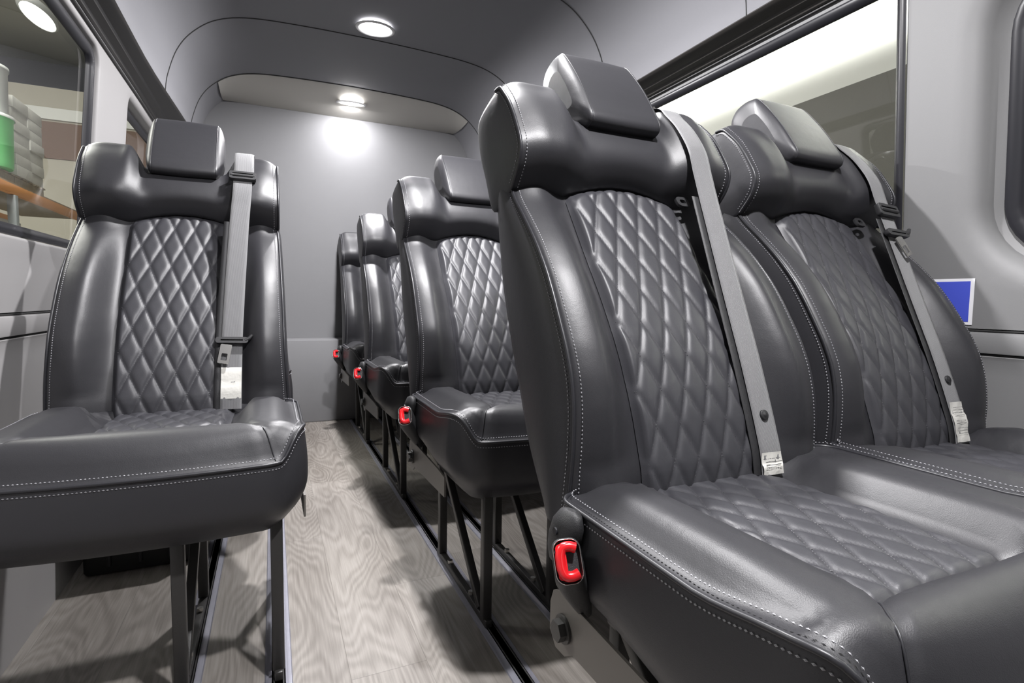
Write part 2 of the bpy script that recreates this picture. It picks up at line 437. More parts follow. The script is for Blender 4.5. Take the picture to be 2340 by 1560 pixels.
# dark trim band above the windows, both sides
n_t = 1
for sgn in (1, -1):
    yy = np.linspace(Y0, 3.30, 30); rows = []
    for y in yy:
        tw = 1-.045*sstep(2.3, 3.5, y)
        pts = [(.864*tw, 1.622), (.860*tw, 1.612), (.866*tw, 1.606), (.900, 1.596), (.905, 1.588), (.928, 1.582), (.932, 1.574), (.953, 1.570), (.956, 1.560), (.962, 1.556), (.985, 1.575)]
        rows.append([(XC+sgn*a, y, z) for a, z in pts])
    mb = MB(); mb.grid(rows); t_ = struct(mb.build('trim_%d' % n_t, DRK, angle=40)); n_t += 1
    # thin bright bead beside the glass
    mb = MB(); mb.tube([(XC+sgn*.944, y, 1.5705) for y in yy], .003, 6); mb.build('bead', PNL, t_)

# back wall: cloth upper panel, stepped lower panel
mb = MB(); mb.box((XC, YB+.02, 1.0), (2.06, .04, 2.1)); struct(mb.build('wall_back', BCK, smooth=False))
mb = MB(); mb.box((XC, (Y1+YB)/2, .2485), (1.98, YB-Y1, .497), bev=.006); st_ = struct(mb.build('trim_3', BCK, angle=40))
st_['label'] = 'stepped lower panel of the back wall with a pale ledge'

# ceiling lamps of the van
def dome_light(y, z, label, tilt=0., power=44):
    t = empty('ceiling_light', (XC, y, z)); tag(t, label, 'light', 'round lamps in the van ceiling'); t.rotation_euler.x = tilt
    mb = MB(); a = np.arange(40)*2*math.pi/40
    ring = lambda r, zz: np.column_stack([r*1.35*np.cos(a), r*1.1*np.sin(a), np.full(40, zz)])
    mb.grid([ring(.052, .004), ring(.060, -.001), ring(.066, -.004), ring(.064, -.009), ring(.057, -.010), ring(.052, -.006)][::-1], cv=True)
    mb.build('rim', LRIM, t)
    mb = MB(); mb.grid([ring(.053, -.006), ring(.045, -.010), ring(.025, -.0125), ring(.004, -.0135)][::-1], cv=True); mb.fan(ring(.004, -.0135)); mb.build('lens', LENS, t)
    l = bpy.data.lights.new('lamp', 'AREA'); l.shape = 'DISK'; l.size = .08; l.energy = power; l.color = (1, .985, 1)
    lo = bpy.data.objects.new('lamp', l); col.objects.link(lo); lo.parent = t; lo.location = (0, 0, -.018)
    return t
dome_light(2.60, 1.988, 'glowing lamp in the middle of the ceiling, nearer of the two')
dome_light(3.43, 1.920, 'glowing lamp low at the rear edge of the ceiling above the back wall', math.radians(8), 6)
# the same lamps continue forward, over the camera
dome_light(1.40, 1.992, 'lamp in the ceiling above the nearest seats, out of the photo', power=44)
dome_light(.20, 1.992, 'lamp in the ceiling over the camera, out of the photo', power=44)

# floor tracks
def track(x0, x1, label):
    t = MB(); xm = (x0+x1)/2; h = .006
    prof = [(x0, 0), (x0+.002, .0025), (x0+.010, .004), (x0+.013, h), (x1-.013, h), (x1-.010, .004), (x1-.002, .0025), (x1, 0)]
    t.grid([[(x, y, z) for x, z in prof] for y in np.linspace(Y0+.02, 3.38, 12)])
    t.prism(prof, 1, Y0+.02, 3.38)
    o = t.build('floor_track', ALU, angle=30); tag(o, label, 'floor rail', 'metal seat rails along the floor')
    for s_ in (-1, 1):
        g = MB(); g.tube([(xm+s_*.0085, y, h+.0006) for y in (Y0+.05, 3.36)], .0016, 6); g.build('slot', SEAM, o)
track(-.026, .025, 'pale metal floor rail under the aisle-side legs of the single seats')
track(-.187, -.138, 'pale metal floor rail under the window-side legs of the single seats')
track(.420, .470, 'metal floor rail along the aisle under the double seats')
track(.583, .633, 'metal floor rail under the inner legs of the double seats')

# heater box under the single seats
hb = empty('heater_box', (-.34, 1.93, 0)); tag(hb, 'low black box on the floor against the left wall under the single seat', 'box')
mb = MB(); mb.box((0, 0, .10), (.26, .46, .20), bev=.012); mb.build('housing', HTR, hb, angle=40)
for i in range(3):
    mb = MB(); mb.box((-.07+.07*i, -.232, .10), (.008, .008, .15), bev=.002); mb.build('rib', BLK, hb)

# sticker
def wx(z, e=0): return XC+ww(z)-e
yt, yb_ = .688, .693
mb = MB()
P = [[(wx(z, .0018), y, z) for y in np.linspace(.690, .860, 4)] for z in (.712, .77, .818)]
mb.grid(P); stk = mb.build('sticker', WHT, smooth=False); tag(stk, 'blue sticker with a white border on the right wall beside the window-side seat', 'sticker')
mb = MB(); mb.grid([[(wx(z, .0026), y, z) for y in np.linspace(.6975, .8525, 4)] for z in (.7185, .77, .8115)]); mb.build('blue_field', BLUE, stk, smooth=False)
mb = MB()
for i, (a, b) in enumerate([(.745, .002), (.751, .0035), (.757, .002), (.763, .0035), (.770, .003)]):
    mb.grid([[(wx(z, .0034), y, z) for y in (a, a+.0035)] for z in (.741-b/2, .741+b)])
mb.build('lettering', WHT, stk, smooth=False)

# ------------------------------------------------------------------ SEAT SHAPE (local: x across, y back, z up; front legs at y = 0)
SZ = np.array([.43, .466, .512, .562, .621, .670, .717, .775, .817, .870, .945, .97])
SY = np.array([.392, .387, .383, .383, .391, .408, .435, .470, .502, .553, .640, .66])
QZ = np.array([.40, .487, .591, .675, .75, .841, .943, .985]); QY = np.array([.375, .373, .408, .447, .494, .560, .631, .655])
BZ = np.array([.40, .425, .472, .525, .663, .787, .913, .97]); BY = np.array([.44, .456, .497, .540, .619, .675, .712, .73])
HZ = np.array([.43, .50, .62, .75, .90, .95, .97]); HW = np.array([.250, .247, .2405, .2385, .234, .231, .225])
def smooth_interp(x, xs, ys):
    # smoothed piecewise-linear interpolation
    h = .022; x = np.asarray(x, float)
    return sum(np.interp(x+k*h, xs, ys)*w_ for k, w_ in ((-1, .25), (-.5, .25), (0, 0), (.5, .25), (1, .25)))
seam_y = lambda z: smooth_interp(z, SZ, SY)
quilt_y = lambda z: smooth_interp(z, QZ, QY)
back_y = lambda z: smooth_interp(z, BZ, BY)
half_w = lambda z: smooth_interp(z, HZ, HW)
QW = .124
def front_y(x, z):
    """front surface of the backrest: recessed centre, raised side bolsters, rolled to the seam"""
    x = abs(x); w_ = float(half_w(z)); ys_ = float(seam_y(z)); yq_ = float(quilt_y(z))
    if x <= QW: return yq_+.010
    t = (x-QW)/(w_-QW)
    crest = min(ys_, yq_)-.013-.005*math.sin(math.pi*min(1, max(0, (z-.45)/.5)))
    rise = .5-.5*math.cos(math.pi*min(1, t/.62))
    y = (yq_+.010)*(1-rise)+crest*rise
    if t > .45: y += (ys_-crest)*((t-.45)/.55)**2.6
    return y
def build_backrest():
    mb = MB(); rows = []
    for z in np.linspace(.432, .958, 54):
        w_ = float(half_w(z)); ys_ = float(seam_y(z)); yb_ = float(back_y(z)); R_ = []
        for x in np.linspace(0, QW, 4): R_.append((x, front_y(x, z)))
        for t in np.linspace(0, 1, 18)[1:]:
            x = QW+(w_-QW)*t; R_.append((x, front_y(x, z)))
        for t in (.02, .08, .2, .35, .5, .65, .8, .92, 1):
            bul = .010*math.sin(math.pi*t**.8); R_.append((w_+bul-.006*t*t, ys_+.004+(yb_-ys_-.004)*t))
        for t in (.08, .2, .45, .75): R_.append(((w_-.006)*(1-t)-.0, yb_+.012*min(1, t*5)))
        R_ = [(x, y, z) for x, y in R_]
        L_ = [(-x, y, z_) for x, y, z_ in R_[::-1]][:-1]
        rows.append(L_[::-1][::-1]+R_)
    mb.grid(rows, cv=True)
    # domed shoulder tops
    top = np.array(rows[-1]); c = top.mean(0)
    caps = [top]
    for k in (1, 2, 3): 
        q = top.copy(); s_ = 1-.05*k*k*.5; q[:, :2] = c[:2]+(q[:, :2]-c[:2])*s_; q[:, 2] += .006*math.sin(k*.5)*1.2; caps.append(q)
    mb.grid(caps, cv=True); mb.fan(caps[-1]); mb.fan(rows[0][::-1])
    return mb
def quilt_relief(u, v, pu, pv, h, r):
    """puffed diamonds: zero at the stitch lines, rounded between"""
    a = u/pu+v/pv; b = u/pu-v/pv
    da = np.abs(a-np.round(a)); db = np.abs(b-np.round(b)); d = np.minimum(da, db)
    f = lambda q: 1-(1-2*q)**4.5
    return h*f(da)*f(db)
def quilt_lines(u0, u1, v0f, v1f, pu, pv, n=400):
    """stitch line polylines in (u, v), clipped to the panel"""
    L = []
    for sg in (1, -1):
        for k in range(-40, 41):
            v = np.linspace(-1.5, 1.5, 1400); u = (k-sg*v/pv)*pu
            ok = (u > u0) & (u < u1); ok &= (v > v0f) & (v < np.array([v1f(q) for q in u]))
            if ok.sum() > 6: L.append(np.column_stack([u[ok], v[ok]]))
    return L
PU, PV = .0470, .104
ztop = lambda x: .944+.030*(1-(x/.125)**2)
def back_panel_point(x, s, lift=0., relief=True):
    """x across, s = height z"""
    y = float(quilt_y(s))-.004
    e = sstep(QW+.003, QW-.010, abs(x)); y += .012*(1-e)
    te = sstep(ztop(x)+.002, ztop(x)-.016, s); y += .014*(1-te)
    h = float(quilt_relief(x, s-.46, PU, PV, .0052, .16)) if relief else 0.
    n = np.array([0, -.86, -.0+.5])
    return np.array([x, y, s])+n*(h*float(e)*float(te)+lift)
def build_back_panel():
    mb = MB(); rows = []
    for x in np.linspace(-QW-.002, QW+.002, 84):
        zt = ztop(x); rows.append([back_panel_point(x, z) for z in np.linspace(.44, zt, 170)])
    mb.grid(rows); return mb
def back_panel_stitch():
    mb = MB()
    for l in quilt_lines(-QW+.004, QW-.004, 0.0, lambda q: float(ztop(q))-.46-.008, PU, PV):
        P = [back_panel_point(u, v+.46, .0004, False) for u, v in l[::6]]
        if len(P) > 2: stitches(mb, P, .0052, .0034, .0008)
    return mb

# wing (upper backrest)
def wing_profile(x):
    ax = abs(x)
    side = float(sstep(.075, .155, ax)); end = float(sstep(.18, .232, ax))
    arch = max(0, 1-(ax/.125)**2); zb = .943+.028*arch
    zt = 1.092+(1.156-1.092)*float(sstep(.092, .135, ax))-.020*max(0, (ax-.185)/.049)**2.5
    bul = .009*side*(1-end) + .002
    yt = .664+(.689-.664)*float(sstep(.09, .14, ax))
    H = zt-zb; m = 1-side
    fr_ = [(0, .640, .640), (.07, .626, .632), (.22, .604, .622), (.38, .599, .616), (.57, .618, .620), (.78, .645, .634), (.93, .674, .650)]
    F = [(a*side+b*m-bul*math.sin(math.pi*min(1, f*1.1)), zb+f*H) for f, a, b in fr_]
    F += [(yt+.008, zt+.002), (.735, zt-.003), (.790, min(zt-.020, 1.128)), (.806, min(zt-.042, 1.110)), (.790, 1.04), (.758, .985), (.722, .922), (.69, .922), (.655, zb-.006)]
    return crom([(0, a, b) for a, b in F], 4, closed=True)[:, 1:]
def build_wing():
    mb = MB(); rows = []
    t = np.linspace(-1, 1, 71); X = .234*np.sign(t)*(1-(1-np.abs(t))**1.2)
    for x in X:
        P = wing_profile(x); rows.append(np.column_stack([np.full(len(P), x), P]))
    mb.grid(rows, cv=True)
    for r_, sg in ((rows[0], -1), (rows[-1], 1)):
        c = np.array(r_).mean(0); L = [np.array(r_)]
        for k, (sc, dx) in enumerate([(.985, .0015), (.93, .0025), (.75, .004), (.4, .005), (.1, .005)]):
            q = c+(np.array(r_)-c)*sc; q[:, 0] = r_[0][0]+sg*dx; L.append(q)
        if sg < 0: mb.grid(L[::1], cv=True); mb.fan(L[-1])
        else: mb.grid(L[::-1], cv=True); mb.fan(L[-1])
    return mb
def wing_seam(sg, dx=0., out=.001):
    P = wing_profile(.232+dx)[2:31]   # front from bottom to over the top
    return np.column_stack([np.full(len(P), sg*(.234+dx+out)), P[:, 0]-.001, P[:, 1]])

# headrest
HP = [(.757, 1.252), (.735, 1.243), (.684, 1.186), (.643, 1.128), (.624, 1.094), (.640, 1.078), (.700, 1.078), (.755, 1.100), (.800, 1.150), (.822, 1.205), (.812, 1.236), (.785, 1.250)]
def build_headrest():
    base = crom([(0, a, b) for a, b in HP], 5, closed=True)[:, 1:]; c = np.array([.722, 1.168])
    mb = MB(); rows = []
    for t in np.linspace(-1, 1, 33):
        x = .094*math.sin(t*math.pi/2)**1 if abs(t) < 1 else .094*t
        a = abs(x)/.094; s_ = (1-max(0, (a-.80)/.20)**2.4*.50) ; q = c+(base-c)*s_*(1.0+.030*math.cos(a*math.pi/2))
        rows.append(np.column_stack([np.full(len(q), x), q]))
    mb.grid(rows, cv=True); mb.fan(rows[0][::-1]); mb.fan(rows[-1])
    return mb
def headrest_seam(sg):
    base = crom([(0, a, b) for a, b in HP], 5, closed=True)[:, 1:]; c = np.array([.722, 1.168])
    q = c+(base-c)*1.000; q = q[:30]
    return np.column_stack([np.full(len(q), sg*.0765), q])

# cushion
CW, CR, CF, RAD = .268, .385, -.055, .085       # half width, rear y, front y, corner radius
def outline(n=8):
    """closed loop from rear left, round the front, to rear right; dense corners"""
    L = []
    r_ = .032; ysd = np.linspace(CR-r_, CF+RAD, 15)
    for k in range(6):
        a = math.pi/2+math.pi/2*k/6; L.append((-CW+r_+r_*math.cos(a), CR-r_+r_*math.sin(a)))
    for y in ysd: L.append((-CW, y))
    for k in range(1, 15):
        a = math.pi+math.pi/2*k/15; L.append((-CW+RAD+RAD*math.cos(a), CF+RAD+RAD*math.sin(a)))
    for x in np.linspace(-CW+RAD, CW-RAD, 17): L.append((x, CF-.012*(1-(x/(CW-RAD))**2)))
    for k in range(1, 15):
        a = 1.5*math.pi+math.pi/2*k/15; L.append((CW-RAD+RAD*math.cos(a), CF+RAD+RAD*math.sin(a)))
    for y in ysd[::-1]: L.append((CW, y))
    for k in range(1, 7):
        a = math.pi/2*k/6; L.append((CW-r_+r_*math.cos(a), CR-r_+r_*math.sin(a)))
    for x in np.linspace(CW-r_, -CW+r_, 14)[1:-1]: L.append((x, CR))
    return np.array(L)
RAISE = 0      # +1 / -1: the side that meets the neighbouring cushion of a double seat
def seam_z(x, y):
    return seam_z0(x, y)+.021*float(sstep(.16, .25, x*RAISE))*float(sstep(-.05, .04, y))
def seam_z0(x, y):
    F_ = float(sstep(.268, .222, abs(x)))*float(sstep(.02, -.045, y))
    return .483+.017*float(sstep(.13, .0, y))-.054*F_
QF, QR = .045, .40
def top_z(x, y):
    ax = abs(x)
    sb = float(sstep(QW+.002, QW+.052, ax))*(1-(.12 if x*RAISE > 0 else .55)*float(sstep(.21, .268, ax)))
    fb = float(sstep(QF+.004, QF-.034, y))
    base = .466-.004*float(sstep(.1, .35, y)); 
    k = max(sb, fb); z = base+.048*k
    if ax > QW*.9:
        # groove between front and side bolsters
        t = (ax-QW)/(.216-QW); yl = float(np.interp(ax, [.124, .160, .190, .216], [.056, .026, -.006, -.042])); d = abs(y-yl)*.75
        if -.1 < t < 1.1: z -= .006*math.exp(-(d/.008)**2)
        if y < yl: z -= .0
    z -= .030*float(sstep(-.005, -.055, y))*1.0
    z -= .012*float(sstep(.30, .385, y))
    return z
def build_cushion():
    mb = MB(); O = outline(); c0 = np.array([0, .16])
    rows = []
    ss = [0, .12, .24, .34, .42, .48, .54, .60, .66, .71, .76, .80, .84, .88, .915, .945, .965, .98, .992, 1.0]
    for s_ in ss:
        r_ = []
        for x, y in O:
            px, py = c0+(np.array([x, y])-c0)*max(s_, .02)
            zs = seam_z(x, y); e = (1-s_); k = float(sstep(0, .16, e)); k = 1-(1-k)**1.6
            r_.append((px, py, zs*(1-k)+top_z(px, py)*k))
        rows.append(r_)
    mb.grid(rows, cv=True); mb.fan(rows[0][::-1])
    # skirt
    S = []
    for t in np.linspace(0, 1, 16):
        r_ = []
        for x, y in O:
            zs = seam_z(x, y); bot = .305+.030*float(sstep(.1, .3, y))
            z = zs+(bot-zs)*t
            bul = .007*math.sin(math.pi*min(1, t*1.15))-.050*max(0, (t-.52)/.48)**2.2
            n = np.array([x, y])-np.array([np.clip(x, -CW+RAD, CW-RAD), np.clip(y, CF+RAD, CR-.032)]); L = np.linalg.norm(n)
            n = n/L if L > 1e-6 else np.array([0, 0.])
            r_.append((x+n[0]*bul, y+n[1]*bul, z))
        S.append(r_)
    mb.grid(S, cv=True)
    last = np.array(S[-1]); c = last.mean(0); q = c+(last-c)*.9; q[:, 2] -= .004; mb.grid([last, q], cv=True); mb.fan(q)
    return mb
def cushion_seam(off, dz):
    O = outline()[:75+12]; P = []
    for x, y in O:
        n = np.array([x, y])-np.array([np.clip(x, -CW+RAD, CW-RAD), np.clip(y, CF+RAD, CR-.032)]); L = np.linalg.norm(n); n = n/L if L > 1e-6 else n*0
        P.append((x+n[0]*off, y+n[1]*off, seam_z(x, y)+dz))
    return np.array(P)
def cushion_surface(x, y):
    O = outline(); c0 = np.array([0, .16]); d = np.array([x, y])-c0; best = 9
    for i in range(len(O)):
        a, b = O[i]-c0, O[(i+1) % len(O)]-c0; e = b-a; D = d[0]*(-e[1])+d[1]*e[0]
        if abs(D) < 1e-12: continue
        t = (a[0]*(-e[1])+a[1]*e[0])/D; u = (d[0]*a[1]-d[1]*a[0])/D
        if t > 0 and -1e-6 <= u <= 1+1e-6: best = min(best, t)
    s_ = min(1, 1/best); e = 1-s_; k = float(sstep(0, .16, e)); k = 1-(1-k)**1.6
    return seam_z(x, y)*(1-k)+top_z(x, y)*k
def corner_seam(sg):
    P = crom([(0, .124, .056), (0, .160, .026), (0, .190, -.006), (0, .216, -.042)], 10)
    return np.array([(sg*a, b, cushion_surface(sg*a, b)+.0006) for _, a, b in P])
PUC, PVC = .0470, .088
def seat_panel_point(x, y, lift=0., relief=True):
    e = float(sstep(QW+.002, QW-.02, abs(x)))*float(sstep(QF-.004, QF+.02, y))*float(sstep(QR+.004, QR-.02, y))
    z = .462+.010*e+.004*math.sin(math.pi*min(1, max(0, (y-QF)/(QR-QF))))
    h = float(quilt_relief(x, y-.02, PUC, PVC, .0056, .16)) if relief else 0
    return np.array([x, y, z+h*e+lift])
def build_seat_panel():
    mb = MB(); mb.grid([[seat_panel_point(x, y) for y in np.linspace(QF-.004, QR, 110)] for x in np.linspace(-QW-.002, QW+.002, 84)]); return mb
def seat_panel_stitch():
    mb = MB()
    for l in quilt_lines(-QW+.006, QW-.006, QF-.0, lambda q: .37, PUC, PVC):
        l = l.copy(); P = [seat_panel_point(u, v+.02, .0006, False) for u, v in l[::5]]
        if len(P) > 2: stitches(mb, P, .0052, .0034, .0008)
    return mb

# --- shared meshes, each built once and copied to every seat
def proto(mb, name, m, **k):
    o = mb.build(name, m, **k); me = o.data; bpy.data.objects.remove(o); return me
ME = {}
ME['backrest'] = proto(build_backrest(), 'backrest', LEA)
ME['back_panel'] = proto(build_back_panel(), 'quilted_back_panel', QLT)
ME['back_panel_st'] = proto(back_panel_stitch(), 'stitching', THD, smooth=False)
ME['wing'] = proto(build_wing(), 'upper_backrest', LEA)
ME['headrest'] = proto(build_headrest(), 'headrest', LEA)
ME['seat_panel'] = proto(build_seat_panel(), 'quilted_seat_panel', QLT)
ME['seat_panel_st'] = proto(seat_panel_stitch(), 'stitching', THD, smooth=False)
zz = np.linspace(.437, .945, 50)
def back_seam(sg, dx=0., dy=0.):
    return np.array([(sg*(float(half_w(z))+dx), float(seam_y(z))+dy, z) for z in zz])
for sg in (-1, 1): mb = MB(); mb.tube(back_seam(sg, .0010, .0008), .0032, 8); ME['back_piping%d' % sg] = proto(mb, 'piping', PIP)
for sg in (-1, 1):
    mb = MB(); stitches(mb, np.array([(sg*(float(half_w(z))+.0035), float(seam_y(z))+.0115, z) for z in zz]))
    stitches(mb, np.array([(sg*(float(half_w(z))-.009), front_y(float(half_w(z))-.009, z)-.0006, z) for z in zz]))
    ME['back_seam_st%d' % sg] = proto(mb, 'stitching', THR, smooth=False)
for sg in (-1, 1): mb = MB(); mb.tube(wing_seam(sg), .0030, 8); ME['wing_piping%d' % sg] = proto(mb, 'piping', PIP)
for sg in (-1, 1):
    mb = MB(); P = wing_profile(.232)[2:31]; c = np.array([.70, 1.04])
    q = c+(P-c)*.925; stitches(mb, np.column_stack([np.full(len(q), sg*.2372), q]))
    Q = wing_profile(.2235)[2:31]; q = c+(Q-c)*1.008; stitches(mb, np.column_stack([np.full(len(q), sg*.2235), q]))
    ME['wing_seam_st%d' % sg] = proto(mb, 'stitching', THR, smooth=False)
for sg in (-1, 1): mb = MB(); mb.tube(headrest_seam(sg), .0013, 6); ME['hr_seam%d' % sg] = proto(mb, 'seam', PIP)
for RAISE in (0, 1, -1):
    ME['cushion%d' % RAISE] = proto(build_cushion(), 'seat_cushion', LEA)
    mb = MB(); mb.tube(cushion_seam(.0006, .0), .0034, 8); ME['c_piping%d' % RAISE] = proto(mb, 'piping', PIP)
    for g_ in (-1, 1): mb = MB(); mb.tube(corner_seam(g_), .0012, 6); ME['c_corner%d%d' % (g_, RAISE)] = proto(mb, 'seam', PIP)
    mb = MB(); stitches(mb, cushion_seam(.0028, -.010)); stitches(mb, cushion_seam(-.0085, .0078)); ME['c_stitch%d' % RAISE] = proto(mb, 'stitching', THR, smooth=False)

def inst(me, name, parent, loc=(0, 0, 0)):
    o = bpy.data.objects.new(name, me); col.objects.link(o); o.parent = parent; o.location = loc
    return o

def ribbon(path, width, m, name, parent, th=.0014, nx=6, across=(1, 0, 0), uvl=None):
    P = resample(crom(path, 8), .006); n = len(P); T = np.gradient(P, axis=0); T /= np.linalg.norm(T, axis=1)[:, None]
    A = np.array(across, float); me = bpy.data.meshes.new(name); V = []; F = []; UV = []
    d = np.r_[0, np.cumsum(np.linalg.norm(np.diff(P, axis=0), axis=1))]
    for side in (1, -1):
        for i in range(n):
            N = np.cross(T[i], A); N /= np.linalg.norm(N)+1e-9; W = np.cross(N, T[i])
            for j in range(nx+1):
                t = j/nx-.5; k = 1 if abs(t) < .49 else .2
                V.append(P[i]+W*width*t+N*side*th*.5*k); UV.append((t+.5, d[i]/width))
    for i in range(n-1):
        for j in range(nx):
            a = i*(nx+1)+j; F.append((a, a+1, a+nx+2, a+nx+1)); b = n*(nx+1)+a; F.append((b, b+nx+1, b+nx+2, b+1))
    o_ = n*(nx+1)
    for i in range(n-1):
        a = i*(nx+1); F.append((a, a+nx+1, o_+a+nx+1, o_+a)); a += nx; F.append((a, o_+a, o_+a+nx+1, a+nx+1))
    me.from_pydata([tuple(q) for q in V], [], F); me.materials.append(m)
    uv = me.uv_layers.new(name='UVMap')
    for lp in me.loops: uv.data[lp.index].uv = UV[lp.vertex_index]
    me.polygons.foreach_set('use_smooth', [True]*len(me.polygons))
    o = bpy.data.objects.new(name, me); col.objects.link(o); o.parent = parent
    return o

# belts: path of the front webbing in seat coordinates
_wp = wing_profile(.147)
def _surf(z):
    if z < .945: return min(float(quilt_y(z))-.0115, min(front_y(x_, z) for x_ in (.128, .145, .156)))
    return float(min(_wp[i_][0] for i_ in range(len(_wp)) if abs(_wp[i_][1]-z) < .012))
_z = np.linspace(1.10, .47, 40); _y = np.array([_surf(z_)-.003 for z_ in _z])
_z = np.r_[1.135, _z]; _y = np.r_[.664, _y]
hull = []                                       # taut webbing: lower hull of the surface it crosses
for p_ in zip(_z, _y):
    while len(hull) > 1 and (hull[-1][1]-hull[-2][1])*(p_[0]-hull[-2][0]) <= (p_[1]-hull[-2][1])*(hull[-1][0]-hull[-2][0]): hull.pop()
    hull.append(p_)
hz = np.array([q_[0] for q_ in hull]); hy = np.array([q_[1] for q_ in hull])
_bx = lambda z: float(np.interp(z, [.47, .64, .79, .95, 1.06], [.118, .121, .128, .137, .145]))
BP = [(.150, .790, 1.136), (.147, .752, 1.159), (.147, .715, 1.163), (.147, .685, 1.154)]+[(_bx(z_), float(np.interp(z_, hz[::-1], hy[::-1])), z_) for z_ in (1.135, 1.10, 1.05, 1.0, .95, .90, .84, .78, .72, .66, .60, .55, .51, .475)]

def belt_at(z):
    P = crom(BP[2:], 8); i = int(np.argmin(abs(P[:, 2]-z))); T = P[min(i+1, len(P)-1)]-P[max(i-1, 0)]; T /= np.linalg.norm(T)
    return P[i], T
def frame_at(z, push=.0):
    """3x3 basis: columns across, along (up), normal (towards the sitter)"""
    p, T = belt_at(z); up = -T; A = np.array([1., 0, 0]); A -= up*A.dot(up); A /= np.linalg.norm(A); N = np.cross(A, up)
    return p+N*push, np.column_stack([A, up, N])
def xf(V, p, B): return np.asarray(V, float) @ B.T+p

def rrect(w_, h_, r, n=5):
    L = []
    for cx, cy, a0 in ((1, 1, 0), (-1, 1, 90), (-1, -1, 180), (1, -1, 270)):
        for k in range(n+1):
            a = math.radians(a0+90*k/n); L.append((cx*(w_/2-r)+r*math.cos(a), cy*(h_/2-r)+r*math.sin(a)))
    return np.array(L)
def ring_plate(mb, outer, inner, z0, z1, p=None, B=None, bev=.001):
    """flat ring (same point count) between two loops with thickness"""
    o = np.asarray(outer); i = np.asarray(inner); m = len(o)
    lo = lambda L, z: np.column_stack([L, np.full(m, z)])
    c = o.mean(0); sh = lambda L, k: c+(L-c)*k
    rows = [lo(i, z0), lo(sh(o, .985), z0), lo(o, z0+bev), lo(o, z1-bev), lo(sh(o, .985), z1), lo(i, z1), lo(i, z0)]
    R_ = [xf(r_, p, B) if B is not None else r_ for r_ in rows]
    mb.grid(R_, cv=True)
def tongue(parent, z, sx=1., tilt=0.):
    p, B = frame_at(z, .004)
    t = MB()
    # plastic grip bar across the belt
    bar = rrect(.074, .016, .007)
    ring_plate(t, bar, rrect(.050, .003, .001), -.002, .009, p, B)
    o = t.build('latch_tongue', BLK, parent, angle=50)
    # wing at one end
    u = MB(); u.tube(xf([(.030*sx, .000, .004), (.040*sx, .006, .006), (.046*sx, .014, .007)], p, B), [.006, .005, .004], 8); u.build('grip_end', BLK, o)
    c_ = math.cos(tilt); s_ = math.sin(tilt)
    Rz = np.array([[c_, -s_, 0], [s_, c_, 0], [0, 0, 1]])
    m_ = MB(); pl = rrect(.026, .050, .003)+[0, -.034]; hole = rrect(.013, .018, .002)+[0, -.042]
    P2 = np.array(p)+B @ np.array([-.010*sx, -.002, .006])
    ring_plate(m_, pl, hole, -.001, .0015, P2, B @ Rz)
    m_.build('metal_tongue', STL, o, angle=50)
    return o
def guide(parent, z):
    p, B = frame_at(z, .003)
    t = MB(); ring_plate(t, rrect(.068, .030, .006), rrect(.054, .016, .004), -.004, .008, p, B)
    o = t.build('belt_guide', BLK, parent, angle=50)
    b = MB(); b.tube(xf([(-.030, -.001, .006), (.030, -.001, .006)], p, B), .0048, 10); b.build('crossbar', BLK, o)
    return o
def care_label(parent, zt_, zb_, printed):
    P = []
    for z in np.linspace(zt_, zb_, 9):
        p, B = frame_at(z, .0022+.0012*math.sin(z*160)); P.append((p, B))
    mb = MB(); mb.grid([[p+B @ np.array([x, 0, .0008*math.sin(x*200+k)]) for x in np.linspace(-.0225, .0225, 7)] for k, (p, B) in enumerate(P)])
    o = mb.build('belt_label', LBL, parent); o['label'] = 'small white cloth label'
    if printed:
        q = MB(); rnd = random.Random(7)
        for k in range(9):
            z = zt_-.010-(zt_-zb_-.02)*k/9; p, B = frame_at(z, .0044); x = -.017
            while x < .016:
                l = rnd.uniform(.002, .005)
                q.add([p+B @ np.array([x, 0, 0]), p+B @ np.array([x+l, 0, 0]), p+B @ np.array([x+l, .0010, 0]), p+B @ np.array([x, .0010, 0])], [(0, 1, 2, 3)]); x += l+.0012
        q.build('print', INK, o, smooth=False)
    return o
def snap(parent, z):
    p, B = frame_at(z, .001); a = np.arange(20)*2*math.pi/20
    ring = lambda r, h: xf(np.column_stack([r*np.cos(a), r*np.sin(a), np.full(20, h)]), p, B)
    mb = MB(); mb.grid([ring(.0085, 0), ring(.0085, .0028), ring(.0075, .0036), ring(.0045, .0030), ring(.0035, .0040), ring(.001, .0045)], cv=True); mb.fan(ring(.001, .0045))
    return mb.build('snap_button', BLK, parent)

